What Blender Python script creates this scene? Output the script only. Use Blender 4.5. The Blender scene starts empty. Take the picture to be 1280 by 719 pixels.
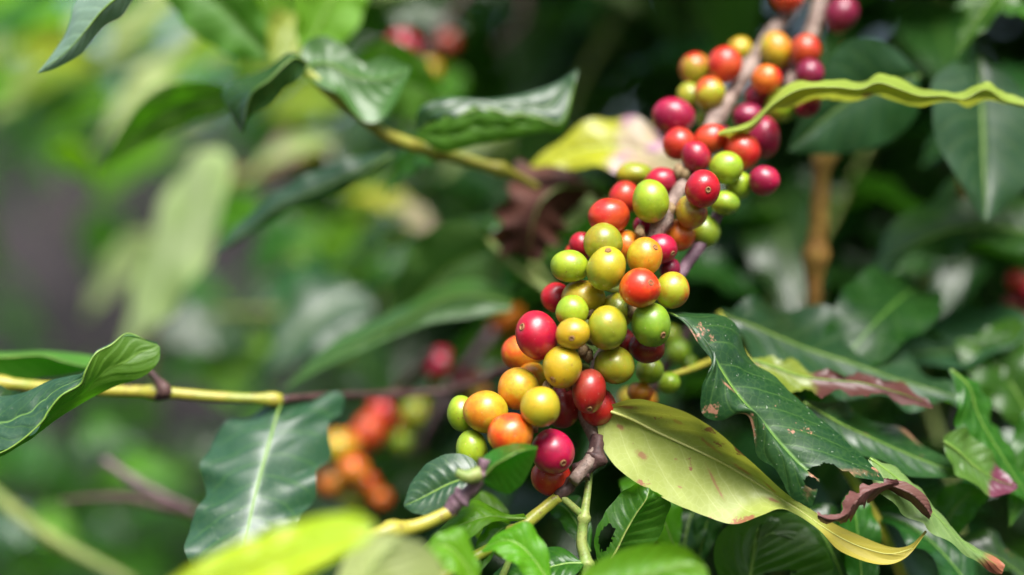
import bpy, math, random
from mathutils import Vector, Matrix, noise
random.seed(7)
R = math.radians
S = bpy.context.scene
COL = S.collection
# ------------------------------------------------------------------ camera
K = 0.72/1280          # metres per reference pixel at 1 m
CZ = 1.35              # camera height
FOC = 0.446
cd = bpy.data.cameras.new('camera'); cam = bpy.data.objects.new('camera', cd); COL.objects.link(cam)
cam.location = (0, 0, CZ); cam.rotation_euler = (R(90), 0, 0)
cd.lens = 50; cd.sensor_width = 36; cd.clip_start = 0.02; cd.clip_end = 500
cd.dof.use_dof = True; cd.dof.focus_distance = FOC; cd.dof.aperture_fstop = 2.45
S.camera = cam
# ------------------------------------------------------------------ light
w = bpy.data.worlds.new('World'); S.world = w; w.use_nodes = True
wn = w.node_tree; wn.nodes.clear()
sky = wn.nodes.new('ShaderNodeTexSky'); sky.sky_type = 'NISHITA'; sky.sun_disc = False
SUN_EL, SUN_AZ = 58, 168        # azimuth from +Y (the view direction) towards +X
sky.sun_elevation = R(SUN_EL); sky.air_density = 1.0; sky.dust_density = 4.0; sky.ozone_density = 1.0
hs = wn.nodes.new('ShaderNodeHueSaturation'); hs.inputs['Saturation'].default_value = 0.9
bgn = wn.nodes.new('ShaderNodeBackground'); bgn.inputs['Strength'].default_value = 0.09
won = wn.nodes.new('ShaderNodeOutputWorld')
wn.links.new(sky.outputs[0], hs.inputs['Color']); wn.links.new(hs.outputs[0], bgn.inputs[0]); wn.links.new(bgn.outputs[0], won.inputs[0])
sl = bpy.data.lights.new('sun', 'SUN'); sl.energy = 3.2; sl.angle = R(36); sl.color = (1, .98, .955)
so = bpy.data.objects.new('sun', sl); COL.objects.link(so)
SD = Vector((math.sin(R(SUN_AZ))*math.cos(R(SUN_EL)), math.cos(R(SUN_AZ))*math.cos(R(SUN_EL)), math.sin(R(SUN_EL))))
so.rotation_euler = SD.to_track_quat('Z', 'Y').to_euler()
sky.sun_rotation = math.atan2(SD.x, SD.y)
S.view_settings.view_transform = 'Standard'; S.view_settings.look = 'None'; S.view_settings.gamma = 1
S.view_settings.use_curve_mapping = False
S.view_settings.exposure = 1.2

# ------------------------------------------------------------------ helpers
def P(px, py, d):
    return Vector(((px-640)*K*d, d, CZ-(py-359.5)*K*d))
ORG = {}
def tag(o, label=None, cat=None, group=None, kind=None):
    if label: o['label'] = label
    if cat: o['category'] = cat
    if group: o['group'] = group
    if kind: o['kind'] = kind
def thing(name, label, cat, loc, group=None):
    o = bpy.data.objects.new(name, None); COL.objects.link(o); o.empty_display_size = .01
    o.location = loc; ORG[o.name] = Vector(loc); tag(o, label, cat, group); return o
def mesh(name, V, F, mat, parent=None, org=None, uv=None, label=None, smooth=True):
    if org is None:
        org = Vector((0, 0, 0))
        for v in V: org = org+v
        org = org/len(V)
    me = bpy.data.meshes.new(name)
    me.from_pydata([tuple(v-org) for v in V], [], F)
    if smooth: me.polygons.foreach_set('use_smooth', [True]*len(me.polygons))
    if uv:
        ul = me.uv_layers.new(name='UVMap')
        for lp in me.loops: ul.data[lp.index].uv = uv[lp.vertex_index]
    for m in (mat if isinstance(mat, (list, tuple)) else [mat]): me.materials.append(m)
    o = bpy.data.objects.new(name, me); COL.objects.link(o)
    if parent:
        o.parent = parent; o.location = org-ORG[parent.name]
    else: o.location = org
    ORG[o.name] = org
    if label: o['label'] = label
    return o
def catmull(pts, n):
    """resample a list of tuples to n points, even in arclength"""
    p = [Vector(q) for q in pts]
    if len(p) == 1: return [p[0].copy() for _ in range(n)]
    e = [p[0]*2-p[1]]+p+[p[-1]*2-p[-2]]
    fine = []
    for i in range(1, len(e)-2):
        a, b, c, d = e[i-1], e[i], e[i+1], e[i+2]
        for k in range(14):
            t = k/14
            fine.append(.5*((2*b)+(c-a)*t+(2*a-5*b+4*c-d)*t*t+(3*b-a-3*c+d)*t**3))
    fine.append(p[-1])
    L = [0]
    for i in range(1, len(fine)): L.append(L[-1]+(fine[i]-fine[i-1]).length)
    out = []; j = 0
    for i in range(n):
        s = L[-1]*i/(n-1)
        while j < len(L)-2 and L[j+1] < s: j += 1
        f = (s-L[j])/max(1e-12, L[j+1]-L[j])
        out.append(fine[j].lerp(fine[j+1], min(1, max(0, f))))
    return out
def tube(name, pts, radii, mat, parent, seg=10, n=None, rough=0.0, label=None, nodes=None):
    n = n or max(6, len(pts)*7)
    c = catmull(pts, n); V = []; F = []; uv = []
    up = Vector((0.1, 1, .2)).normalized()
    rr = [Vector((r, 0, 0)) for r in radii]; rc = []
    for i in range(n):
        f = i/(n-1)*(len(radii)-1); k = min(int(f), len(radii)-2); rc.append(radii[k]*(1-(f-k))+radii[k+1]*(f-k))
    for i in range(n):
        t = (c[min(i+1, n-1)]-c[max(i-1, 0)]).normalized()
        a = t.cross(up).normalized(); b = t.cross(a)
        r = rc[i]
        if nodes:
            for q in nodes:
                dq = (i/(n-1)-q)*(n-1)/1.3
                r *= 1+.55*math.exp(-dq*dq)
        for k in range(seg):
            th = 2*math.pi*k/seg
            v = c[i]+(a*math.cos(th)+b*math.sin(th))*r*(1+rough*noise.noise(c[i]*400+Vector((k*1.3, 0, 0))))
            V.append(v); uv.append((k/seg, i/(n-1)))
    for i in range(n-1):
        for k in range(seg):
            F.append((i*seg+k, i*seg+(k+1) % seg, (i+1)*seg+(k+1) % seg, (i+1)*seg+k))
    F.append(tuple(range(seg))[::-1]); F.append(tuple((n-1)*seg+k for k in range(seg)))
    return mesh(name, V, F, mat, parent, org=c[0].copy(), uv=uv, label=label)

# ------------------------------------------------------------------ node helpers
class NT:
    def __init__(s, name):
        s.m = bpy.data.materials.new(name); s.m.use_nodes = True; s.t = s.m.node_tree; s.t.nodes.clear()
        s.out = s.t.nodes.new('ShaderNodeOutputMaterial')
    def link(s, a, b):
        if isinstance(a, (int, float)): b.default_value = a
        elif isinstance(a, tuple): b.default_value = a if len(a) == len(b.default_value) else (*a, 1)
        else: s.t.links.new(a, b)
    def math(s, op, a, b=0.0, c=None, clamp=False):
        n = s.t.nodes.new('ShaderNodeMath'); n.operation = op; n.use_clamp = clamp
        s.link(a, n.inputs[0]); s.link(b, n.inputs[1])
        if c is not None: s.link(c, n.inputs[2])
        return n.outputs[0]
    def mix(s, f, a, b):
        n = s.t.nodes.new('ShaderNodeMix'); n.data_type = 'RGBA'
        s.link(f, n.inputs[0]); s.link(a, n.inputs[6]); s.link(b, n.inputs[7]); return n.outputs[2]
    def ramp(s, v, lo, hi, a=0.0, b=1.0):
        n = s.t.nodes.new('ShaderNodeMapRange'); n.interpolation_type = 'SMOOTHSTEP'
        s.link(v, n.inputs[0]); n.inputs[1].default_value = lo; n.inputs[2].default_value = hi
        n.inputs[3].default_value = a; n.inputs[4].default_value = b; return n.outputs[0]
    def noise(s, vec, scale, detail=3, rough=.55):
        n = s.t.nodes.new('ShaderNodeTexNoise'); n.inputs['Scale'].default_value = scale
        n.inputs['Detail'].default_value = detail; n.inputs['Roughness'].default_value = rough
        s.t.links.new(vec, n.inputs['Vector']); return n.outputs[0]
    def node(s, t): return s.t.nodes.new(t)

def vary(nt, col, rnd, amt):
    h = nt.node('ShaderNodeHueSaturation'); nt.link(col, h.inputs['Color'])
    nt.link(nt.math('MULTIPLY_ADD', rnd, amt*.12, .5-amt*.06), h.inputs['Hue'])
    nt.link(nt.math('MULTIPLY_ADD', rnd, amt, 1-amt*.5), h.inputs['Value']); return h.outputs[0]

def leaf_mat(name, top, top2, under, vein, trans, tw=.3, rough=.33, blotch=None, bl_amt=0.0, specks=.3, N=9, coat=.35, cior=1.5, veinw=1.0, tip=None, spots=()):
    n = NT(name)
    uvn = n.node('ShaderNodeUVMap'); sp = n.node('ShaderNodeSeparateXYZ'); n.t.links.new(uvn.outputs[0], sp.inputs[0])
    U, Vv = sp.outputs[0], sp.outputs[1]
    tc = n.node('ShaderNodeTexCoord'); oi = n.node('ShaderNodeObjectInfo')
    va = n.node('ShaderNodeVectorMath'); va.operation = 'ADD'; n.t.links.new(tc.outputs['Object'], va.inputs[0]); n.t.links.new(oi.outputs['Random'], va.inputs[1])
    ob = va.outputs[0]
    a = n.math('MULTIPLY', n.math('ABSOLUTE', n.math('SUBTRACT', U, .5)), 2.0)
    nz = n.noise(ob, 60, 2); nf = n.noise(ob, 420, 4); nb = n.noise(ob, 28, 4, .6); ns = n.noise(ob, 900, 2)
    side = n.math('MULTIPLY', n.math('GREATER_THAN', U, .5), .04)
    ph = n.math('SUBTRACT', n.math('ADD', Vv, side), n.math('MULTIPLY', a, .17))
    ph = n.math('ADD', ph, n.math('MULTIPLY', n.math('MULTIPLY', a, a), -.06))
    ph = n.math('ADD', ph, n.math('MULTIPLY', nz, .05))
    tri = n.math('ABSOLUTE', n.math('SUBTRACT', n.math('FRACT', n.math('MULTIPLY', ph, N)), .5))   # 0 at vein
    lat = n.math('MULTIPLY', n.ramp(tri, .015*veinw, .075*veinw, 1, 0), n.ramp(a, .75, .98, 1, 0))
    mid = n.ramp(a, .012*veinw, .055*veinw, 1, 0)
    vm = n.math('MAXIMUM', n.math('MULTIPLY', lat, .24), mid)
    # tertiary network
    vo = n.node('ShaderNodeTexVoronoi'); vo.feature = 'DISTANCE_TO_EDGE'; vo.inputs['Scale'].default_value = 420
    n.t.links.new(ob, vo.inputs['Vector'])
    net = n.ramp(vo.outputs[0], .0, .12, 1, 0)
    c = n.mix(n.ramp(nb, .35, .68), top, top2)
    c = n.mix(n.math('MULTIPLY', nf, .35), c, tuple(x*.6 for x in top))
    cu = n.mix(n.ramp(nb, .3, .7), under, tuple(x*.72 for x in under))
    geo = n.node('ShaderNodeNewGeometry')
    base = n.mix(geo.outputs['Backfacing'], c, cu)
    base = n.mix(n.math('MULTIPLY', net, .12), base, vein)
    base = n.mix(vm, base, vein)
    base = vary(n, base, oi.outputs['Random'], .3)
    tcol = vary(n, trans, oi.outputs['Random'], .3) if False else trans
    blm = None
    if blotch:
        blm = n.ramp(n.math('ADD', n.noise(ob, 75, 5, .65), n.math('MULTIPLY', a, .06)), .72-bl_amt, .76-bl_amt)
        base = n.mix(blm, base, blotch)
        # halo
    for (st_, su, rt_, ru_, sk) in spots:
        dv = n.math('SUBTRACT', Vv, st_); du = n.math('SUBTRACT', n.math('SUBTRACT', U, su), n.math('MULTIPLY', dv, sk))
        r2 = n.math('SQRT', n.math('ADD', n.math('POWER', n.math('ABSOLUTE', n.math('DIVIDE', dv, rt_)), 2.0), n.math('POWER', n.math('ABSOLUTE', n.math('DIVIDE', du, ru_)), 2.0)))
        r2 = n.math('ADD', r2, n.math('MULTIPLY', n.math('SUBTRACT', n.noise(ob, 700, 4, .6), .5), 1.8))
        base = n.mix(n.math('MULTIPLY', n.ramp(r2, .9, 1.6, 1, 0), .35), base, blotch)
        base = n.mix(n.math('MULTIPLY', n.ramp(r2, .65, .95, 1, 0), .85), base, blotch)
    if tip:
        tm = n.ramp(n.math('ADD', Vv, n.math('MULTIPLY', n.math('SUBTRACT', nb, .5), .35)), tip[1], tip[1]+.08)
        base = n.mix(tm, base, tip[0]); blm = tm if blm is None else n.math('MAXIMUM', tm, blm)
    if specks:
        base = n.mix(n.math('MULTIPLY', n.ramp(ns, .68, .74), specks), base, (.35, .4, .3))
    b = n.node('ShaderNodeBsdfPrincipled'); n.link(base, b.inputs['Base Color'])
    rg = n.math('ADD', n.math('ADD', n.math('MULTIPLY', n.noise(ob, 160, 4), .22), n.math('MULTIPLY', nb, .34)), rough-.26)
    rg = n.math('ADD', rg, n.math('MULTIPLY', geo.outputs['Backfacing'], .16))
    n.link(rg, b.inputs['Roughness']); b.inputs['Specular IOR Level'].default_value = .42
    b.inputs['Coat Weight'].default_value = coat; b.inputs['Coat Roughness'].default_value = rough*.8; b.inputs['Coat IOR'].default_value = cior
    hgt = n.math('ADD', n.math('MULTIPLY', n.ramp(tri, .0, .32), .8), n.math('MULTIPLY', n.ramp(a, .0, .12), .4))
    hgt = n.math('ADD', hgt, n.math('MULTIPLY', n.noise(ob, 260, 3), .55))
    hgt = n.math('SUBTRACT', hgt, n.math('MULTIPLY', net, .10))
    bp = n.node('ShaderNodeBump'); bp.inputs['Strength'].default_value = .3; bp.inputs['Distance'].default_value = .0005
    n.link(hgt, bp.inputs['Height']); n.link(bp.outputs[0], b.inputs['Normal'])
    tr = n.node('ShaderNodeBsdfTranslucent')
    tcm = n.mix(n.math('MULTIPLY', vm, .5), tcol, tuple(min(1, x*1.4) for x in trans))
    if blm is not None: tcm = n.mix(blm, tcm, (.12, .05, .02))
    n.link(tcm, tr.inputs[0])
    mx = n.node('ShaderNodeMixShader'); mx.inputs[0].default_value = tw
    n.link(b.outputs[0], mx.inputs[1]); n.link(tr.outputs[0], mx.inputs[2]); n.link(mx.outputs[0], n.out.inputs[0])
    return n.m

GV = (.16, .30, .06)
LM = {
 'dark':  leaf_mat('leaf_dark', (.010, .048, .008), (.018, .072, .010), (.05, .13, .02), (.09, .20, .03), (.06, .24, .008), .22, .32, (.30, .13, .07), .0, .3),
 'darkw': leaf_mat('leaf_dark_worn', (.012, .052, .016), (.022, .078, .018), (.05, .13, .02), (.12, .25, .05), (.05, .20, .01), .2, .36, (.42, .21, .13), .05, .7, spots=[(.19, .46, .028, .035, 0), (.42, .42, .035, .02, 1.2), (.97, .5, .02, .3, 0), (.62, .02, .06, .04, 0)]),
 'silver': leaf_mat('leaf_silvery', (.16, .27, .19), (.24, .36, .27), (.2, .34, .2), (.3, .45, .25), (.2, .42, .1), .25, .38, None, 0, .1, coat=.4),
 'waxy': leaf_mat('leaf_waxy', (.014, .062, .022), (.030, .088, .042), (.06, .17, .02), (.13, .24, .06), (.10, .36, .01), .25, .40, None, 0, .4, coat=.45, cior=1.65),
 'mid':   leaf_mat('leaf_mid', (.022, .10, .007), (.04, .15, .010), (.09, .24, .02), (.14, .30, .04), (.14, .50, .008), .36, .36, None, 0, .2, coat=.15),
 'bright': leaf_mat('leaf_bright', (.09, .30, .008), (.15, .38, .010), (.17, .40, .02), (.28, .45, .06), (.36, .74, .01), .45, .42, None, 0, .15, coat=0),
 'yg':    leaf_mat('leaf_yellow_green', (.22, .34, .012), (.32, .40, .02), (.32, .40, .05), (.50, .52, .16), (.45, .50, .04), .34, .38, (.30, .13, .05), .03, .1, veinw=.8),
 'under': leaf_mat('leaf_pale_underside', (.20, .25, .04), (.27, .30, .05), (.40, .44, .09), (.58, .60, .26), (.40, .42, .04), .28, .42, (.34, .15, .07), .10, .0, veinw=.55, coat=.35, tip=((.42, .36, .05), .62),
   spots=[(.075, .70, .012, .028, 0), (.165, .78, .014, .03, 0), (.36, .70, .035, .013, 2.5), (.30, .33, .03, .03, 1), (.41, .40, .03, .04, 0), (.05, .25, .03, .05, 0), (.2, .22, .016, .03, 0), (.52, .60, .02, .03, 0), (.50, .30, .02, .05, 1), (.24, .66, .004, .01, 0), (.29, .86, .005, .008, 0), (.84, .6, .02, .1, 0)]),
 'yellow': leaf_mat('leaf_yellow', (.42, .56, .006), (.58, .64, .008), (.5, .6, .02), (.6, .6, .15), (.7, .68, .02), .4, .4, None, 0, .1),
 'pale':  leaf_mat('leaf_pale', (.46, .60, .18), (.62, .72, .34), (.40, .48, .16), (.5, .55, .3), (.45, .6, .1), .4, .45, None, 0, .1, coat=0),
 'pink':  leaf_mat('leaf_yellow_pink', (.52, .42, .30), (.60, .48, .20), (.5, .45, .2), (.6, .5, .3), (.55, .5, .1), .3, .42, (.45, .22, .32), .14, 0, tip=((.40, .42, .012), .42)),
 'brown': leaf_mat('leaf_withered', (.06, .022, .012), (.12, .045, .022), (.12, .05, .03), (.18, .08, .05), (.12, .03, .01), .15, .6, (.05, .02, .015), .1, 0, coat=0),
 'purple': leaf_mat('leaf_withered_purple', (.11, .045, .035), (.20, .09, .065), (.15, .07, .055), (.17, .10, .07), (.12, .03, .03), .15, .5, (.08, .03, .03), .1, 0, coat=.1),
 'narrow': leaf_mat('leaf_green_brown_tip', (.09, .20, .03), (.13, .25, .04), (.18, .29, .08), (.3, .4, .12), (.25, .45, .03), .3, .36, (.32, .15, .08), .02, .2, tip=((.42, .15, .08), .84)),
 'purptip': leaf_mat('leaf_purple_tip', (.07, .20, .03), (.10, .25, .03), (.14, .25, .06), (.2, .35, .1), (.2, .4, .03), .3, .33, None, 0, .2, tip=((.15, .035, .065), .62)),
}
def bark_mat(name, c1, c2, c3, rough=.6, sc=180, spec=.4):
    n = NT(name); tc = n.node('ShaderNodeTexCoord'); ob = tc.outputs['Object']
    a = n.noise(ob, sc, 4, .6); b_ = n.noise(ob, sc*6, 3)
    c = n.mix(n.ramp(a, .35, .62), c1, c2); c = n.mix(n.ramp(b_, .55, .7), c, c3)
    b = n.node('ShaderNodeBsdfPrincipled'); n.link(c, b.inputs['Base Color']); b.inputs['Roughness'].default_value = rough
    b.inputs['Specular IOR Level'].default_value = spec
    bp = n.node('ShaderNodeBump'); bp.inputs['Strength'].default_value = .7; bp.inputs['Distance'].default_value = .0006
    n.link(n.math('ADD', a, n.math('MULTIPLY', b_, .4)), bp.inputs['Height']); n.link(bp.outputs[0], b.inputs['Normal'])
    n.link(b.outputs[0], n.out.inputs[0]); return n.m
BARK = bark_mat('bark_grey_pink', (.15, .10, .08), (.31, .23, .19), (.09, .06, .045))
BARKD = bark_mat('bark_dark', (.045, .022, .02), (.10, .05, .045), (.03, .015, .015))
BARKP = bark_mat('bark_purple', (.14, .075, .10), (.26, .16, .20), (.10, .05, .06))
TWY = bark_mat('twig_yellow_green', (.24, .28, .03), (.36, .32, .04), (.22, .16, .04), .4, 90, .5)
TWO = bark_mat('twig_ochre', (.24, .12, .03), (.36, .22, .05), (.10, .045, .02), .5, 90)
TWG = bark_mat('stalk_green', (.16, .24, .05), (.26, .30, .08), (.15, .13, .05), .45, 200)
RIBG = bark_mat('midrib_green', (.12, .24, .03), (.18, .30, .05), (.10, .20, .03), .4, 90, .5)
RIBY = bark_mat('midrib_yellow', (.48, .50, .14), (.54, .55, .20), (.40, .42, .10), .45, 90, .4)
NAV = bark_mat('navel_brown', (.22, .10, .04), (.36, .20, .08), (.08, .03, .02), .7, 900)
BUD = bark_mat('bud_brown', (.20, .13, .06), (.34, .24, .12), (.08, .05, .03), .7, 500)

# ------------------------------------------------------------------ leaves
def surf(name, L, M, Rr, mat, parent, side='top', bulge=.0012, wave=0.0, wf=5, ph=0.0, edge=.03, nt=70, nu=12,
         holes=(), rib=True, ribr=.00035, ribmat=None, label=None, quilt=.0003, N=9, petiole=None, bflat=0):
    """loft a blade through its left edge, midrib and right edge (world points)"""
    L, M, Rr = catmull(L, nt), catmull(M, nt), catmull(Rr, nt)
    nc = 2*nu+1; V = []; uv = []; seed = random.random()*50
    for i in range(nt):
        t = i/(nt-1)
        T = (M[min(i+1, nt-1)]-M[max(i-1, 0)])
        if T.length < 1e-9: T = Vector((1, 0, 0))
        T.normalize()
        for j in range(nc):
            u = (j-nu)/nu; e = L[i] if u < 0 else Rr[i]; au = abs(u)
            ew = 1+edge*noise.noise(Vector((t*9, seed+(3 if u < 0 else 0), 0)))*2*au+edge*.5*noise.noise(Vector((t*40, seed+(5 if u < 0 else 1), 0)))*au
            p = M[i]+(e-M[i])*au*ew
            acr = (Rr[i]-L[i]); hw = acr.length
            nrm = T.cross(acr).normalized() if hw > 1e-6 else Vector((0, -1, 0))
            k = min(1, hw/.02)
            phs = (t+(.04 if u > 0 else 0)-au*.17-au*au*.06)*N
            q = math.sin(math.pi*phs)**2
            p = p+nrm*k*(bulge*math.sin(math.pi*au**.8)+quilt*q*math.sin(math.pi*min(1, au*1.05))+quilt*2.5*noise.noise(p*60+Vector((seed, 0, 0))))
            if wave: p = p+nrm*wave*k*au*au*math.sin(2*math.pi*wf*t+ph+(1.9 if u > 0 else 0)+1.5*noise.noise(Vector((t*4, seed, 2))))
            V.append(p); uv.append((u*.5+.5, t))
    F = []
    for i in range(nt-1):
        for j in range(nc-1):
            t = (i+.5)/(nt-1); u = (j+.5-nu)/nu
            if any(((t-h[0])/h[2])**2+((u-h[1])/h[3])**2 < 1+.5*noise.noise(Vector((t*30, u*8, seed))) for h in holes): continue
            F.append((i*nc+j, i*nc+j+1, (i+1)*nc+j+1, (i+1)*nc+j))
    # orient so that the wanted side faces the camera
    s = 0; c0 = Vector((0, 0, CZ))
    for f in F[::3]:
        a, b, c, d = (V[q] for q in f); nn = (c-a).cross(d-b); s += nn.dot(c0-a)
    if side in ('top', 'under'):
        if (s < 0) == (side == 'top'): F = [f[::-1] for f in F]
    elif side == 'flip': F = [f[::-1] for f in F]
    o = mesh(name, V, F, mat if not isinstance(mat, str) else LM[mat], parent, org=M[0].copy(), uv=uv, label=label)
    if rib:
        pts = []
        for i in range(0, nt, max(1, nt//14)): pts.append(V[i*nc+nu])
        pts = (list(petiole) if petiole else [])+pts
        tube('midrib', pts, [ribr*1.4, ribr*.95, ribr*.6, ribr*.2], ribmat or RIBG, o, seg=6, n=len(pts)*3)
    return o
def pts(lst, d):
    """(px, py[, mm deeper]) -> world"""
    return [P(q[0], q[1], d+(q[2] if len(q) > 2 else 0)/1000) for q in lst]
def hero(parent, d, L, M, Rr, mat, **k):
    if k.get('petiole'): k['petiole'] = pts(k['petiole'], d)
    return surf('leaf', pts(L, d), pts(M, d), pts(Rr, d), mat, parent, **k)
def folded(parent, d, L, M, Rr, low, up, label=None, **k):
    """a leaf folded along its crest M: pale underside below the crest, upper face above it"""
    L, M, Rr = catmull(pts(L, d), 40), catmull(pts(M, d), 40), catmull(pts(Rr, d), 40)
    for q in range(2, 38): M[q] = M[q]+Vector((0, .6, 1))*.0034*noise.noise(Vector((q*.42, d*40, 0)))*math.sin(math.pi*q/39)**.4
    o = surf('leaf', M, [a.lerp(b, .5) for a, b in zip(M, Rr)], Rr, up, parent, side='top', rib=False, label=label, **k)
    surf('folded_edge', L, [a.lerp(b, .5) for a, b in zip(L, M)], M, low, o, side='under', rib=False, **k)
    tube('leaf_rim', M[1:-1:3], [.0002, .0004, .0004, .0002], RIBG, o, seg=6, n=60)
def shape(t):
    return (math.sin(math.pi*t**.82)**.85)*(1-.12*t) if 0 < t < 1 else 0.0
def bleaf(parent, a, b, wpx, mat, tilt=40, droop=8, bend=0, wave=.0018, wf=3.5, side='top', fold=.25, name='leaf', **k):
    """a=(px,py,d) base, b=(px,py,d) tip, wpx=full width at a's depth; tilt turns the blade about its midrib (upper edge away)"""
    A, B = P(*a), P(*b); W = wpx*K*a[2]/2
    ax = (B-A); Ln = ax.length; ax.normalize()
    view = Vector((0, -1, 0)); view = (view-ax*view.dot(ax)).normalized()
    acr = ax.cross(view).normalized()
    if acr.z < 0: acr = -acr                      # acr points to the upper edge
    ct, st = math.cos(R(tilt)), math.sin(R(tilt))
    up_e = acr*ct-view*st; nrm = view*ct+acr*st
    Lp, Mp, Rp = [], [], []
    n = 13
    for i in range(n):
        t = i/(n-1); wv = W*shape(t)
        m = A+ax*Ln*t+Vector((0, 0, 1))*(droop/1000*math.sin(math.pi*t))+acr*(bend/1000*math.sin(math.pi*t))
        Mp.append(m); Lp.append(m+up_e*wv+nrm*wv*fold); Rp.append(m-up_e*wv+nrm*wv*fold)
    return surf(name, Lp, Mp, Rp, mat, parent, side=side, wave=wave, wf=wf, ph=random.random()*6, nt=k.pop('nt', 46), nu=k.pop('nu', 8), rib=k.pop('rib', True), quilt=k.pop('quilt', .00015), **k)

# ------------------------------------------------------------------ cherries
CC = {  # colour at the navel end, colour at the stalk end, blush mix
 'crim': ((.47, .006, .034), (.30, .006, .035), 'ripe crimson coffee cherry'),
 'mag': ((.28, .005, .045), (.22, .006, .035), 'ripe magenta coffee cherry'),
 'red': ((.54, .010, .016), (.52, .05, .014), 'ripe red coffee cherry'),
 'dkred': ((.24, .008, .012), (.30, .03, .02), 'dark red coffee cherry'),
 'rbr': ((.34, .010, .018), (.30, .05, .03), 'ripe dark red coffee cherry with mottled skin'),
 'orr': ((.70, .045, .008), (.74, .24, .015), 'orange-red half ripe coffee cherry'),
 'or': ((.66, .065, .010), (.66, .30, .018), 'orange half ripe coffee cherry'),
 'org': ((.62, .05, .010), (.36, .38, .02), 'coffee cherry half turned from green to orange-red'),
 'yor': ((.64, .22, .010), (.50, .42, .02), 'yellow-orange ripening coffee cherry'),
 'yel': ((.52, .34, .012), (.42, .36, .018), 'yellow ripening coffee cherry'),
 'ygr': ((.42, .34, .012), (.26, .31, .018), 'yellow-green unripe coffee cherry'),
 'grn': ((.20, .33, .018), (.27, .37, .02), 'green unripe coffee cherry'),
 'lime': ((.27, .42, .018), (.33, .45, .02), 'bright lime green unripe coffee cherry'),
 'crg': ((.45, .015, .03), (.45, .36, .02), 'crimson coffee cherry turning from yellow-green'),
}
CM = {}
for k_, (ca, cb, _) in CC.items():
    n = NT('cherry_'+k_)
    uvn = n.node('ShaderNodeUVMap'); sp = n.node('ShaderNodeSeparateXYZ'); n.t.links.new(uvn.outputs[0], sp.inputs[0])
    tc = n.node('ShaderNodeTexCoord'); oi = n.node('ShaderNodeObjectInfo')
    va = n.node('ShaderNodeVectorMath'); va.operation = 'ADD'; n.t.links.new(tc.outputs['Object'], va.inputs[0]); n.t.links.new(oi.outputs['Random'], va.inputs[1])
    ob = va.outputs[0]
    nz = n.noise(ob, 110, 4, .6)
    f = n.math('ADD', sp.outputs[1], n.math('MULTIPLY', n.math('SUBTRACT', nz, .5), 2.0))
    c = n.mix(n.ramp(f, .25, .8), ca, cb)
    c = n.mix(n.math('MULTIPLY', n.ramp(n.noise(ob, 200, 5, .7), .42, .72), .55), c, tuple(min(1, x*.62) for x in ca))
    c = vary(n, c, oi.outputs['Random'], .16)
    c = n.mix(n.ramp(sp.outputs[1], .03, .085, .55, 0), c, (.25, .10, .02))
    c = n.mix(n.math('MULTIPLY', n.ramp(n.noise(ob, 1500, 2), .70, .76), .5), c, (.75, .6, .45))
    c = n.mix(n.math('MULTIPLY', n.ramp(n.noise(ob, 330, 4, .65), .66, .71), .65), c, (.22, .09, .04))
    b = n.node('ShaderNodeBsdfPrincipled'); n.link(c, b.inputs['Base Color'])
    n.link(n.math('ADD', n.math('MULTIPLY', n.noise(ob, 400, 4), .35), .2), b.inputs['Roughness'])
    b.inputs['Specular IOR Level'].default_value = .5
    b.inputs['Coat Weight'].default_value = .4; b.inputs['Coat Roughness'].default_value = .24
    b.inputs['Subsurface Weight'].default_value = .35; b.inputs['Subsurface Scale'].default_value = .002
    b.inputs['Subsurface Radius'].default_value = (1, .45, .2)
    bp = n.node('ShaderNodeBump'); bp.inputs['Strength'].default_value = .35; bp.inputs['Distance'].default_value = .0004
    n.link(n.math('ADD', n.noise(ob, 220, 3), n.math('MULTIPLY', n.noise(ob, 1400, 2), .25)), bp.inputs['Height'])
    n.link(bp.outputs[0], b.inputs['Normal'])
    n.link(b.outputs[0], n.out.inputs[0]); CM[k_] = n.m

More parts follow.
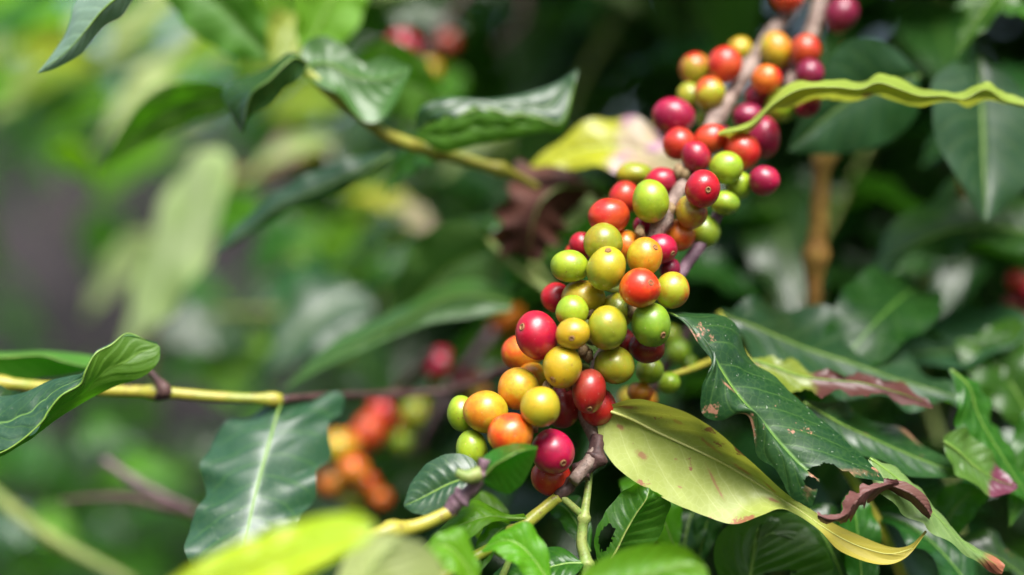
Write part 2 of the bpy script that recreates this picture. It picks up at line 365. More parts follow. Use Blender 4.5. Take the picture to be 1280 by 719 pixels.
def cherry(parent, c, rx, ry, col, nav=None, stem=None, lean=0, seg=36, ring=24, detail=True, ry_depth=None):
    """c centre (world), rx/ry screen radii in metres, nav = navel direction as a screen offset in radii"""
    if nav:
        nx, ny = nav; q = max(0, 1-nx*nx-ny*ny); d = Vector((nx, -math.sqrt(q), -ny)).normalized()
    else:
        if stem is not None:
            d = (c-stem); d = d.normalized() if d.length > 1e-5 else Vector((0, 1, 0))
            d = Vector((d.x, max(d.y, .25)+.2, d.z)).normalized()
        else: d = Vector((random.uniform(-1, 1), .7, random.uniform(-1, 1))).normalized()
    rot = d.to_track_quat('Z', 'Y').to_matrix()
    ov = random.uniform(.97, 1.09)
    if not lean: lean = random.uniform(-25, 25)
    if abs(rx-ry) > .12*rx: ov = 1; lean = lean*.3
    sc = Vector((rx/ov, (rx+ry)/2, ry*ov)); ln = Matrix.Rotation(R(lean), 3, 'Y')
    sd = Vector((random.random()*30, 0, 0))
    def xf(v):
        v = rot@v; v = Vector((v.x*sc.x, v.y*sc.y, v.z*sc.z)); return c+ln@v
    V = []; F = []; uv = []
    for i in range(ring+1):
        th = math.pi*(i/ring)**1.15
        for j in range(seg):
            ph = 2*math.pi*j/seg
            r = 1.0+.035*noise.noise(Vector((math.sin(th)*math.cos(ph), math.sin(th)*math.sin(ph), math.cos(th)))*1.3+sd)+.035*noise.noise(Vector((math.sin(th)*math.cos(ph), math.sin(th)*math.sin(ph), math.cos(th)))*.8-sd)
            if th < .32: r -= .035*(1-(th/.32)**2)
            if th > 2.7: r -= .05*((th-2.7)/.44)**2
            V.append(xf(Vector((math.sin(th)*math.cos(ph), math.sin(th)*math.sin(ph), math.cos(th)))*r)); uv.append((j/seg, th/math.pi))
    for i in range(ring):
        for j in range(seg): F.append((i*seg+j, i*seg+(j+1) % seg, (i+1)*seg+(j+1) % seg, (i+1)*seg+j))
    o = mesh('cherry', V, [f[::-1] for f in F], CM[col], parent, org=c.copy(), uv=uv, label=CC[col][2])
    if detail:
        V = []; F = []; prof = [(0, .95), (.03, .955), (.05, .985), (.06, .965), (.085, .97), (.11, 1.012), (.14, 1.005), (.165, .965), (.17, .93)] if nav else [(0, .955), (.035, .958), (.055, .985), (.085, 1.0), (.115, .992), (.135, .965), (.14, .94)]
        m = len(prof)
        for r, z in prof:
            for j in range(14):
                a = 2*math.pi*j/14; rr = r*(1+.12*noise.noise(Vector((j*1.7, r*30, sd.x))))
                V.append(xf(Vector((rr*math.cos(a), rr*math.sin(a), z))))
        for i in range(m-1):
            for j in range(14): F.append((i*14+j, i*14+(j+1) % 14, (i+1)*14+(j+1) % 14, (i+1)*14+j))
        mesh('navel', V, F, NAV, o, org=xf(Vector((0, 0, .97))))
        b0 = xf(Vector((0, 0, -.97)))
        if stem is not None and b0.y > c.y-.3*rx:
            stem = stem+Vector((0, .006, 0)); e = b0+(stem-b0)*.75
            if (e-b0).length > .016: e = b0+(e-b0).normalized()*.016
            tube('stalk', [b0, b0.lerp(e, .5)+Vector((0, .002, -.001)), e+Vector((0, .003, 0))], [.0011, .0009, .0014], TWG, o, seg=7)
    return o

# ------------------------------------------------------------------ the setting
n = NT('soil'); tc = n.node('ShaderNodeTexCoord'); ob = tc.outputs['Object']
c = n.mix(n.ramp(n.noise(ob, 2.2, 5), .35, .65), (.012, .012, .013), (.034, .030, .032))
c = n.mix(n.ramp(n.noise(ob, 14, 4), .5, .7), c, (.05, .04, .038))
b = n.node('ShaderNodeBsdfPrincipled'); b.inputs['Specular IOR Level'].default_value = .1; n.link(c, b.inputs['Base Color']); b.inputs['Roughness'].default_value = .9
bp = n.node('ShaderNodeBump'); bp.inputs['Distance'].default_value = .03; n.link(n.noise(ob, 20, 5), bp.inputs['Height']); n.link(bp.outputs[0], b.inputs['Normal'])
n.link(b.outputs[0], n.out.inputs[0]); SOIL = n.m
def grid(name, x0, x1, y0, y1, nx, ny, zf, mat):
    V = []; F = []
    for j in range(ny+1):
        for i in range(nx+1):
            x = x0+(x1-x0)*i/nx; y = y0+(y1-y0)*j/ny; V.append(Vector((x, y, zf(x, y))))
    for j in range(ny):
        for i in range(nx):
            a = j*(nx+1)+i; F.append((a, a+1, a+nx+2, a+nx+1))
    o = mesh(name, V, F, mat, None, org=Vector((0, 0, 0))); o['kind'] = 'structure'; return o
def gz(x, y):
    h = .05*noise.noise(Vector((x*1.5, y*1.5, 0)))
    if y > 2.6: h += min(1.9, (y-2.6)*1.15)+.12*noise.noise(Vector((x*.8, y*.8, 3)))
    return h
grid('ground', -9, 9, -6, 8, 90, 80, gz, SOIL)
grid('terrain', -200, 200, -200, 200, 8, 8, lambda x, y: -.3, SOIL)

def leaf_quads(name, N, boxf, size, mat, label, cat):
    V = []; F = []; uv = []
    for i in range(N):
        c = boxf(); a = random.random()*6.28; ax = Vector((math.cos(a), math.sin(a), random.uniform(-.9, .2))).normalized()
        sdv = ax.cross(Vector((random.uniform(-.4, .4), random.uniform(-.4, .4), 1))).normalized(); up = sdv.cross(ax)
        s = size*random.uniform(.7, 1.3); b0 = len(V)
        for t in (0, .2, .45, .7, .9, 1):
            wv = s*.2*(math.sin(math.pi*t**.85) if 0 < t < 1 else 0.02)
            m = c+ax*s*t-Vector((0, 0, 1))*s*.25*t*t
            for u in (-1, 0, 1): V.append(m+sdv*u*wv+up*abs(u)*wv*.3); uv.append((u*.5+.5, t))
        for k in range(5):
            for u in range(2): q = b0+k*3+u; F.append((q, q+1, q+4, q+3))
    o = mesh(name, V, F, mat, None, org=Vector((0, 0, 0)), uv=uv); tag(o, label, cat, kind='stuff'); return o
def bx_right():
    y = random.uniform(1.15, 2.9); return Vector((random.uniform(-.13, .75)*y, y, CZ+random.uniform(-.5, .42)*y))
def bx_over():
    y = random.uniform(.56, 2.0); return Vector((random.uniform(.0, 1.2), y, CZ+.28*y+random.uniform(.02, .7)))
def bx_left():
    y = random.uniform(1.6, 3.0); x = random.uniform(-.75, .0)*y
    while True:
        z = random.uniform(-.42, .34)
        if not (-.10 < z < .13) or random.random() < .12: break
    return Vector((x, y, CZ+z*y))
def bx_ring():
    a = random.uniform(-.35, 3.5); r = random.uniform(1.5, 2.6)
    return Vector((math.cos(a)*r, -math.sin(a)*r, random.uniform(.1, 2.7)))
leaf_quads('foliage', 3600, bx_right, .15, LM['dark'], 'dark out-of-focus mass of coffee foliage filling the right background', 'foliage')
leaf_quads('foliage', 1500, bx_over, .15, LM['dark'], 'unseen dark coffee foliage added overhead to shade the right background', 'foliage')  # leaves added above the frame to keep sky light off the right side
leaf_quads('foliage', 1300, bx_left, .15, LM['mid'], 'blurred green mass of coffee foliage at left, above and below bare earth', 'foliage')
leaf_quads('foliage', 4200, bx_ring, .17, LM['dark'], 'unseen coffee shrubs added behind and beside the camera to block low sky light', 'foliage')  # out-of-view foliage added around the camera to cut horizon light and deepen contrast

# ------------------------------------------------------------------ main fruiting branch
def dep(y):                                    # depth of the branch for a pixel row
    tb = [(-40, .550), (0, .538), (80, .515), (150, .494), (235, .470), (300, .454), (400, .446), (520, .444), (620, .442), (760, .438)]
    for (a, da), (b_, db) in zip(tb, tb[1:]):
        if y <= b_: return da+(db-da)*(y-a)/(b_-a)
    return tb[-1][1]
MB = thing('fruiting_branch', 'coffee branch crowded with red, orange, yellow and green cherries, running diagonally in sharp focus', 'branch', P(1003, -30, .53))
spine = [(1006, -60, 14), (992, 5, 12), (962, 45, 10), (930, 95, 8), (905, 135, 6), (878, 175, 8), (852, 232, 4), (828, 275, 3), (806, 322, 9), (786, 372, 11), (762, 425, 11), (742, 470, 12), (728, 510, 13), (745, 552, 9), (738, 574, 5), (716, 602, 1)]
SP = [P(x, y, dep(y)+m/1000) for x, y, m in spine]
tube('stem', SP, [.0028, .0028, .0027, .0026, .0024, .0023, .0024, .0022, .0022, .0020], BARK, MB, seg=14, n=110, rough=.18, nodes=[.12, .3, .42, .52, .64, .76, .88])
tube('side_stem', [P(1035, -60, .555), P(1022, 15, .545), P(1006, 62, .53), P(985, 110, .515)], [.0032, .003, .0028, .002], BARK, MB, seg=12, rough=.15)
tube('side_stem', [P(905, 255, .478), P(880, 300, .474), P(862, 325, .470), P(838, 362, .462)], [.0018, .0021, .0021, .0016], BARKP, MB, seg=12, rough=.15)
SPf = catmull(SP, 120)
CH = [ # px, py, rx, ry, colour, layer, navel offset, lean
 (671, 419, 27, 28, 'crim', 0, (-.62, -.45)), (653, 441, 25, 22, 'or', 1.4, None), (716, 417, 20, 19.5, 'yel', -.3, (-.18, .22)),
 (759, 410, 25, 25, 'ygr', 0, None), (771, 389, 21, 21, 'ygr', 1.3, None), (715, 389, 19.5, 19.5, 'lime', .3, None),
 (729, 373, 26, 22, 'yel', .9, None), (695, 372, 18, 18, 'crim', 1.5, None), (814, 406, 25, 25, 'grn', .2, (.48, .5)),
 (768, 456, 24, 23, 'ygr', .2, None), (703, 459, 25, 24, 'yel', .1, (-.48, .58)), (736, 489, 20, 27, 'rbr', .2, (.1, .75)),
 (748, 509, 23, 21, 'red', 1.2, None), (703, 508, 22, 26, 'dkred', 1.9, None), (648, 486, 25, 25, 'yor', .4, None),
 (666, 474, 21, 19, 'yor', 1.3, None), (675, 509, 24, 24, 'yel', -.2, None), (607, 515, 26, 26, 'yor', .2, None),
 (577, 517, 17, 22, 'lime', 1.0, None), (638, 543, 27, 26, 'orr', .1, None), (590, 562, 19, 24, 'lime', .6, None),
 (691, 565, 26, 26, 'crim', .1, (.27, .55)), (689, 597, 24, 22, 'red', 1.3, None), (809, 434, 22, 19, 'dkred', 1.6, None),
 (776, 428, 18, 18, 'dkred', 2.4, None), (812, 463, 17, 16, 'grn', 3.2, None), (836, 479, 14, 13, 'grn', 4, None),
 (800, 491, 15, 13, 'or', 3.4, None),
 (761, 271, 25, 22, 'red', .4, None), (781, 247, 19, 19, 'red', 1.6, None), (813, 252, 22, 26, 'lime', -.4, None),
 (827, 227, 20, 17, 'crim', .9, None), (793, 218, 22, 14, 'ygr', 2.2, None), (754, 304, 24, 23, 'ygr', .2, None),
 (758, 336, 23.5, 26, 'ygr', -.5, (-.3, -.78)), (712, 333, 23, 19.5, 'lime', .5, None), (727, 306, 15, 15, 'crim', 1.9, None),
 (722, 316, 15, 13, 'red', 2.4, None), (783, 308, 18, 20, 'or', 1.5, None), (806, 321, 22.5, 22, 'yor', .1, (.5, -.5)),
 (800, 360, 25, 23, 'orr', -.5, (.45, -.28)), (840, 363, 21, 22, 'org', .3, None), (825, 311, 21, 18, 'crim', 1.0, (.62, .42)),
 (837, 336, 13, 13, 'mag', 1.8, None), (803, 283, 11, 12, 'crim', 1.5, None), (849, 294, 19, 19, 'orr', 1.7, None),
 (833, 288, 15, 18, 'dkred', 2.0, None), (864, 265, 20, 19, 'crg', .6, None), (878, 236, 21.5, 22, 'crim', -.3, (.22, .1)),
 (870, 196, 17.5, 19, 'crim', -.2, None), (849, 180, 20, 19, 'red', .4, None), (888, 174, 20, 18, 'red', .4, None),
 (879, 290, 20, 20, 'grn', 1.8, None), (842, 145, 25.5, 22, 'crim', .2, None), (869, 86, 19, 19, 'org', .4, None),
 (906, 81, 21, 21.5, 'red', .1, None), (862, 121, 16, 16, 'ygr', 1.3, None), (887, 117, 20, 18.5, 'org', .5, None),
 (970, 63, 20, 21, 'yor', .2, None), (1007, 63, 19, 19, 'red', .2, None), (958, 99, 18.5, 17, 'orr', -.2, None),
 (1012, 92, 18, 16, 'mag', .9, None), (1009, 129, 17, 17, 'mag', .5, None), (977, 133, 20, 19, 'lime', .7, None),
 (946, 122, 15, 15, 'mag', .9, None), (935, 146, 19, 16, 'mag', 1.0, None), (1051, 18, 21, 21, 'mag', .7, None),
 (984, -1, 19, 15, 'red', .2, None), (928, 189, 23, 21, 'red', .4, None), (908, 210, 20, 20, 'lime', .1, None),
 (955, 172, 19, 25, 'crim', 1.3, None), (955, 226, 19, 18, 'crim', .5, None), (923, 232, 16, 17, 'lime', 1.1, None),
 (906, 254, 17, 15, 'grn', 1.0, None), (885, 146, 15, 14, 'lime', 1.6, None), (988, 92, 13, 16, 'mag', 1.6, None),
 (900, 172, 14, 16, 'mag', 2.0, None), (925, 62, 14, 15, 'yor', 2.0, None),
]
st = []
for (x, y, rx, ry, col, ly, nv) in CH:
    rx *= 1.06; ry *= 1.06
    st.append([x, y, dep(y)+ly*.0095-.004, rx, ry])
for it in range(60):                            # move touching fruit apart along the line of sight
    for i in range(len(st)):
        for j in range(i+1, len(st)):
            a, b_ = st[i], st[j]; A = P(*a[:3]); B = P(*b_[:3])
            need = ((a[3]+a[4])/2*a[2]+(b_[3]+b_[4])/2*b_[2])*K*.97
            if (A-B).length < need:
                lat = math.hypot(A.x-B.x, A.z-B.z); gap = math.sqrt(max(0, need*need-lat*lat))-abs(a[2]-b_[2])
                s = 1 if a[2] >= b_[2] else -1
                a[2] += s*gap*(.3 if s < 0 else .35); b_[2] -= s*gap*(.3 if s > 0 else .35)
for (x, y, rx, ry, col, ly, nv), q in zip(CH, st):
    rx *= 1.06; ry *= 1.06
    c = P(x, y, q[2]); r0 = K*q[2]
    s = min(SPf, key=lambda v: (v-c).length)
    cherry(MB, c, rx*r0, ry*r0, col, nv, s, lean=(18 if col == 'rbr' else 0))
# dry flower remains and buds between the fruit
for (x, y, m) in [(729, 438, 2), (735, 444, 3), (737, 390, 4), (745, 398, 5), (668, 530, -1), (712, 478, 4), (790, 388, 5), (848, 214, -2), (856, 218, 0), (684, 486, -3), (838, 262, 0), (752, 462, 4), (688, 545, 3), (800, 290, 2)]:
    c = P(x, y, dep(y)+m/1000); V = []; F = []
    for i in range(7):
        th = math.pi*i/6
        for j in range(8):
            a = 2*math.pi*j/8; r = 1+.5*noise.noise(Vector((i*1.1, j*1.3, x)))
            V.append(c+Vector((math.sin(th)*math.cos(a)*.0018, math.sin(th)*math.sin(a)*.0018, math.cos(th)*.0024))*r)
    for i in range(6):
        for j in range(8): F.append((i*8+j, (i+1)*8+j, (i+1)*8+(j+1) % 8, i*8+(j+1) % 8))
    mesh('bud', V, F, BUD, MB)
# the thin dark twig end below the fruit
tube('twig', [P(747, 545, .452), P(744, 572, .449), P(728, 588, .448), P(714, 604, .447), P(697, 622, .446)], [.0020, .0026, .0024, .0022, .0018], BARKD, MB, seg=12, rough=.35, nodes=[.3, .55])
# leaf growing from the top of the branch, seen edge-on
hero(MB, .485, [(898, 166, -6), (935, 152, -4), (965, 122, -2), (1000, 101, 0), (1041, 99), (1075, 103), (1098, 90), (1125, 100), (1150, 112), (1178, 109), (1205, 114), (1232, 99), (1256, 116), (1290, 126)],
     [(898, 168, -8), (938, 158, -10), (968, 130, -12), (1000, 112, -12), (1041, 109, -14), (1075, 112, -14), (1098, 104, -14), (1125, 112, -14), (1150, 120, -12), (1178, 120, -12), (1205, 124, -10), (1232, 112, -8), (1256, 126, -4), (1290, 134)],
     [(898, 171, 0), (938, 165, 2), (968, 143, 4), (1000, 128, 6), (1041, 122, 8), (1075, 125, 8), (1098, 121, 8), (1125, 127, 8), (1150, 131, 8), (1178, 131, 8), (1205, 131, 6), (1232, 124, 4), (1256, 130, 2), (1290, 138)],
     'yg', side='under', rib=False, nt=160, quilt=.0002, bulge=.0003, wave=.0016, wf=5.3, edge=.3, label='yellow-green wavy leaf seen edge-on across the top of the fruit')

# ------------------------------------------------------------------ leaves right of the fruit (sharp)
YL = thing('yellow_green_leaf', 'large yellow-green leaf turned over, with brown spots, just below right of the cherries', 'leaf', P(768, 516, .447))
hero(YL, .449, [(763, 506, 0), (790, 500, -5), (815, 502, -8), (858, 516, -10), (896, 539, -10), (929, 568, -8), (966, 602, -6), (990, 622, -3), (1023, 643, 2), (1061, 664, 4), (1108, 683, 4), (1136, 682, 2), (1157, 663, 0)],
     [(759, 513), (790, 525, 0), (820, 540, 0), (855, 556, 0), (891, 573, 0), (925, 592, 0), (957, 611, -1), (985, 629, -2), (1010, 646, -2), (1042, 668, -2), (1075, 684, -2), (1108, 692, -2), (1136, 689, -1), (1158, 664, 0)],
     [(752, 518, 1), (747, 538, 2), (759, 569, 0), (787, 597, -2), (834, 625, -3), (881, 645, -4), (918, 655, -6), (950, 645, -9), (975, 636, -8), (995, 643, -8), (1023, 663, -7), (1051, 690, -6), (1098, 706, -4), (1131, 698, -2), (1159, 665, 0)],
     'under', side='under', nt=150, nu=22, bulge=.0015, quilt=.0004, edge=.012, ribr=.0004, ribmat=RIBY, petiole=[(738, 500, 12), (750, 508, 4)])
DL = thing('dark_green_leaf', 'glossy dark green leaf with chewed edge and brown patches, overlapping the yellow-green leaf', 'leaf', P(838, 393, .45))
hero(DL, .447, [(838, 393, 0), (852, 402, -2), (872, 424, -5), (890, 448, -7), (884, 466, -9), (874, 484, -9), (874, 508, -9), (886, 522, -8), (902, 526, -6), (920, 519, -5), (934, 522, -5), (943, 544, -5), (948, 570, -5), (966, 585, -6), (978, 602, -7), (990, 620, -8), (1014, 636, -9)],
     [(840, 392, 0), (862, 408, -2), (886, 441, -3), (906, 472, -3), (929, 503, -4), (948, 525, -4), (966, 545, -5), (985, 566, -6), (1004, 585, -7), (1024, 598, -8)],
     [(841, 391, 0), (862, 390, 6), (896, 393, 10), (920, 410, 12), (934, 436, 13), (948, 458, 12), (976, 478, 10), (1018, 516, 7), (1051, 544, 5), (1080, 571, 2), (1096, 592, 0), (1104, 604, -2)],
     'darkw', side='top', nt=150, nu=22, bulge=.002, wave=.0008, wf=4, edge=.035, quilt=.0003, ribr=.0003, petiole=[(822, 388, 10), (832, 391, 3)], holes=[(.985, .22, .07, .28), (.97, -.35, .035, .2)])
CL = thing('withered_leaf_edge', 'curled pinkish brown dead strip of leaf hanging beneath the dark green leaf', 'leaf', P(1100, 602, .442))
hero(CL, .441, [(1122, 600, 2), (1098, 602, 0), (1076, 607, -2), (1060, 622, -3), (1052, 638, -4), (1038, 644, -4), (1022, 640, -3)],
     [(1124, 604, 3), (1098, 609, -2), (1080, 616, -4), (1068, 628, -6), (1058, 644, -6), (1040, 650, -6), (1022, 644, -4)],
     [(1124, 608, 5), (1100, 614, 4), (1086, 624, 3), (1076, 634, 2), (1062, 650, 2), (1042, 656, 0), (1022, 648, -2)],
     'purple', side='top', nt=110, nu=10, wave=.0022, wf=4.3, edge=.7, quilt=.0008, rib=False)
NL = thing('narrow_leaf', 'narrow green leaf with withered brown tip pointing down to the lower right corner', 'leaf', P(1085, 572, .452))
hero(NL, .452, [(1085, 575, 0), (1090, 600, -4), (1106, 622, -6), (1136, 646, -6), (1179, 674, -5), (1212, 696, -3), (1240, 716, 0), (1252, 718, 0)],
     [(1087, 573, 0), (1112, 592, 0), (1141, 616, 0), (1165, 640, 0), (1188, 663, 0), (1212, 684, -1), (1236, 700, -2), (1254, 712, 0)],
     [(1089, 572, 0), (1112, 582, 6), (1136, 598, 8), (1160, 626, 8), (1182, 652, 6), (1205, 676, 4), (1240, 694, 2), (1256, 706, 0)],
     'narrow', side='under', nt=90, nu=12, wave=.001, ribmat=RIBG, ribr=.0004)
hero(NL, .446, [(1112, 600, 0), (1130, 602, -1), (1148, 612, -2), (1160, 624, -2), (1166, 640, 0)],
     [(1110, 606, -2), (1126, 612, -4), (1142, 620, -5), (1156, 634, -4), (1164, 646, -1)],
     [(1108, 610, 0), (1122, 619, 1), (1138, 628, 0), (1150, 640, 0), (1162, 650, 0)],
     'purple', side='top', nt=40, nu=6, rib=False, label='purple-brown withered patch curling off the leaf')
RS = thing('leafy_shoot', 'shoot of dark glossy leaves behind the chewed leaf, one withered brown along its edge', 'shoot', P(1150, 760, .49))
tube('stem', [P(1150, 770, .49), P(1090, 640, .485), P(1010, 520, .487), P(935, 452, .492), P(898, 390, .50)], [.0022, .0018, .0012], TWY, RS)
tube('twig', [P(900, 446, .50), P(862, 462, .485), P(828, 472, .478)], [.0012, .0013, .0010], TWY, RS, label='yellow-green twig stub behind the cherries')
hero(RS, .478, [(1005, 500, 0), (1050, 505, 8), (1100, 528, 12), (1150, 552, 12), (1190, 572, 8), (1218, 592, 0)],
     [(1005, 503, 0), (1045, 526, 0), (1090, 548, 0), (1135, 568, 0), (1180, 584, 0), (1218, 594, 0)],
     [(1003, 506, 0), (1035, 545, -6), (1085, 575, -8), (1130, 588, -8), (1180, 600, -5), (1218, 596, 0)],
     'darkw', side='top', nt=80, wave=.0015, wf=3)
hero(RS, .505, [(898, 388, 0), (930, 378, 14), (970, 380, 22), (1020, 388, 24), (1080, 412, 22), (1140, 450, 18), (1185, 478, 10), (1225, 505, 0)],
     [(898, 392, 0), (940, 408, 0), (985, 425, 0), (1040, 446, 0), (1095, 465, 0), (1150, 482, 0), (1225, 507, 0)],
     [(900, 398, 0), (935, 440, -12), (985, 468, -16), (1040, 488, -16), (1100, 502, -14), (1150, 508, -10), (1225, 510, 0)],
     'waxy', side='top', nt=90, nu=14, wave=.003, wf=4)
hero(RS, .480, [(940, 447, 0), (965, 447, 4), (1000, 456, 6), (1040, 464, 6), (1075, 464, 6), (1110, 476, 4), (1150, 492, 2), (1165, 506, 0)],
     [(940, 450, 0), (965, 458, 0), (1000, 470, 0), (1040, 476, 0), (1080, 480, -2), (1120, 490, -2), (1166, 507, 0)],
     [(942, 453, 0), (965, 472, -4), (1000, 490, -6), (1035, 492, -6), (1080, 492, -6), (1120, 500, -4), (1167, 510, 0)],
     leaf_mat('leaf_half_withered', (.17, .27, .03), (.24, .30, .04), (.3, .35, .08), (.4, .45, .12), (.4, .45, .04), .3, .4, (.3, .1, .06), .02, 0, tip=((.10, .035, .030), .30)),
     side='top', nt=120, nu=12, wave=.0018, wf=3.7, edge=.5, label='yellow-green leaf withered to a ragged purple-brown edge')
WS = thing('leafy_shoot', 'wavy green leaves crowded at the right edge, one ending in a purple tip', 'shoot', P(1330, 640, .50))
tube('stem', [P(1340, 760, .50), P(1320, 620, .50), P(1300, 480, .505), P(1290, 330, .51)], [.002, .0018, .0012], TWY, WS)
hero(WS, .488, [(1185, 462, 0), (1196, 490, -3), (1196, 520, -6), (1205, 550, -6), (1222, 580, -6), (1250, 605, -4), (1300, 640, 0)],
     [(1188, 462, 0), (1212, 484, 0), (1222, 515, 0), (1238, 548, 0), (1256, 578, 0), (1275, 605, 0), (1300, 640, 0)],
     [(1192, 463, 0), (1226, 482, 5), (1238, 505, 8), (1240, 532, 8), (1262, 552, 8), (1270, 580, 8), (1288, 600, 6), (1300, 640, 0)],
     'mid', side='top', nt=90, wave=.0012, wf=6, ribmat=RIBG)
hero(WS, .476, [(1180, 545, 0), (1205, 535, 4), (1228, 555, 5), (1248, 580, 5), (1262, 598, 3), (1272, 606, 0)],
     [(1180, 552, 0), (1200, 565, 0), (1218, 582, 0), (1240, 598, 0), (1258, 605, 0), (1272, 608, 0)],
     [(1180, 558, 0), (1188, 582, -4), (1206, 600, -6), (1230, 616, -6), (1252, 620, -4), (1272, 611, 0)],
     'purptip', side='top', nt=60, wave=.0014, wf=3)
bleaf(WS, (1165, 690, .49), (1240, 618, .49), 52, 'mid', tilt=30, )
bleaf(WS, (1300, 545, .53), (1195, 425, .54), 100, 'mid', tilt=15)
bleaf(WS, (1295, 400, .545), (1085, 440, .56), 150, 'waxy', tilt=66, droop=-6, wave=.001)
bleaf(WS, (1320, 300, .545), (1075, 350, .575), 190, 'dark', tilt=62, droop=12, wave=.003)
bleaf(WS, (1330, 500, .50), (1262, 660, .49), 60, 'mid', tilt=25)
bleaf(WS, (1310, 560, .52), (1190, 655, .52), 80, 'dark', tilt=45)
bleaf(WS, (1300, 480, .535), (1200, 440, .545), 80, 'mid', tilt=10)
# low leaves bottom right
LR = thing('leafy_shoot', 'dark leaves in the shade along the bottom edge beneath the large yellow-green leaf', 'shoot', P(980, 800, .48))
tube('stem', [P(980, 820, .48), P(960, 740, .475), P(930, 690, .475), P(900, 600, .49)], [.002, .0016, .001], TWG, LR)
hero(LR, .468, [(905, 735, 0), (892, 700, -3), (895, 675, -2), (915, 655, 2), (960, 640, 4), (1005, 650, 4), (1035, 690, 2), (1045, 740, 0)],
     [(935, 742, 0), (938, 715, 0), (942, 690, 0), (946, 665, 3), (952, 648, 6)][::1],
     [(1040, 742, 0), (1042, 715, 0), (1030, 685, 0), (1000, 655, 4), (960, 642, 6)], 'mid', side='top', nt=60, holes=[(.1, .35, .14, .3)])
bleaf(LR, (1060, 740, .475), (985, 640, .485), 80, 'dark', tilt=35)
bleaf(LR, (905, 620, .485), (870, 720, .48), 46, 'dark', tilt=10)
bleaf(LR, (870, 640, .49), (850, 735, .48), 60, 'dark', tilt=25)
bleaf(LR, (1080, 760, .47), (1062, 615, .48), 56, 'mid', tilt=15)
bleaf(LR, (1230, 760, .475), (1080, 640, .49), 90, 'dark', tilt=50)
bleaf(LR, (1300, 740, .49), (1160, 700, .49), 70, 'dark', tilt=55)
# ------------------------------------------------------------------ twig and leaves below the fruit
BT = thing('leafy_twig', 'yellow-green forked twig with small leaves below the lowest cherries', 'twig', P(550, 740, .43))
tube('stem', [P(540, 735, .430), P(558, 716, .432), P(620, 681, .438), P(659, 653, .442), P(682, 634, .445), P(698, 621, .446)], [.0021, .0019, .0018, .0021, .0018], TWY, BT, seg=12, rough=.1, nodes=[.62])
tube('twig', [P(655, 660, .442), P(641, 690, .44), P(622, 735, .438)], [.0014, .0011, .0011], TWG, BT)
tube('twig', [P(698, 618, .446), P(712, 630, .446), P(727, 644, .447)], [.0012, .0012, .0014], TWG, BT)
tube('twig', [P(738, 578, .452), P(735, 610, .45), P(731, 640, .447), P(727, 676, .445), P(732, 700, .443), P(735, 735, .44)], [.0010, .0012, .0016, .0019, .0017], TWG, BT, seg=10, nodes=[.45, .82])
hero(BT, .437, [(655, 642, 3), (635, 643, 3), (616, 634, 5), (591, 625, 6), (560, 652, 4), (527, 684, 0)],
     [(658, 648, 4), (635, 648, 2), (612, 646, 0), (585, 653, -2), (555, 668, -1), (527, 685, 0)],
     [(655, 651, 4), (635, 652, 2), (612, 654, -4), (584, 675, -6), (552, 690, -4), (526, 687, 0)],
     'bright', side='top', nt=60, ribmat=RIBG, label='bright green young leaf left of the fork')
hero(BT, .440, [(727, 702, 0), (700, 684, 5), (660, 690, 8), (630, 706, 6), (600, 735, 0)],
     [(728, 704, 0), (705, 705, 0), (675, 714, 0), (640, 728, 0), (600, 742, 0)],
     [(730, 706, 0), (715, 722, -6), (690, 738, -6), (650, 750, -6), (600, 750, 0)],
     'mid', side='top', nt=60, ribmat=RIBG)
hero(BT, .443, [(752, 712, 0), (744, 690, -2), (744, 665, -2), (757, 640, 2), (775, 618, 4), (796, 604, 0)],
     [(754, 712, 0), (770, 690, 0), (783, 665, 0), (796, 642, 0), (808, 624, 0), (812, 610, 2)],
     [(757, 713, 0), (792, 700, 6), (818, 680, 8), (829, 658, 8), (838, 630, 5), (822, 616, 2)],
     'mid', side='top', nt=70, nu=14, ribmat=TWG, holes=[(.33, -.52, .14, .28)], label='green leaf with a long hole eaten through it')
bleaf(BT, (652, 665, .445), (588, 735, .435), 40, 'mid', tilt=35)
bleaf(BT, (738, 690, .455), (672, 640, .47), 46, 'mid', tilt=40)
bleaf(BT, (640, 700, .47), (560, 640, .48), 60, 'bright', tilt=30)
bleaf(BT, (845, 690, .47), (775, 600, .485), 70, 'bright', tilt=20)
bleaf(BT, (690, 735, .42), (600, 690, .425), 60, 'bright', tilt=35)
bleaf(BT, (600, 740, .40), (520, 700, .40), 60, 'bright', tilt=35)
hero(BT, .392, [(700, 760, 0), (730, 715, 2), (770, 690, 3), (815, 680, 2), (852, 682, 0), (880, 705, 0)],
     [(700, 765, 0), (740, 740, 0), (790, 722, 0), (830, 712, 0), (860, 706, 0), (884, 712, 0)],
     [(700, 770, 0), (760, 780, -5), (800, 775, -6), (850, 760, -6), (880, 740, -3), (886, 722, 0)],
     'bright', side='top', nt=60, label='bright green leaf at the bottom edge, blurred by nearness')
LT = thing('leafy_twig', 'near twig at bottom centre, blurred, with a purple tip, knobbly buds and glossy leaves', 'twig', P(380, 760, .40))
tube('stem', [P(330, 740, .38), P(400, 700, .40), P(476, 668, .415), P(524, 657, .420), P(566, 638, .423)], [.0026, .0024, .0022, .0024, .0020], TWY, LT, seg=12, nodes=[.72])
tube('purple_tip', [P(562, 640, .423), P(572, 626, .422), P(590, 612, .421), P(600, 596, .420), P(604, 583, .419), P(606, 574, .419)], [.0023, .0026, .0019, .0022, .0016, .0019], BARKP, LT, seg=12, nodes=[.3, .8], rough=.25)
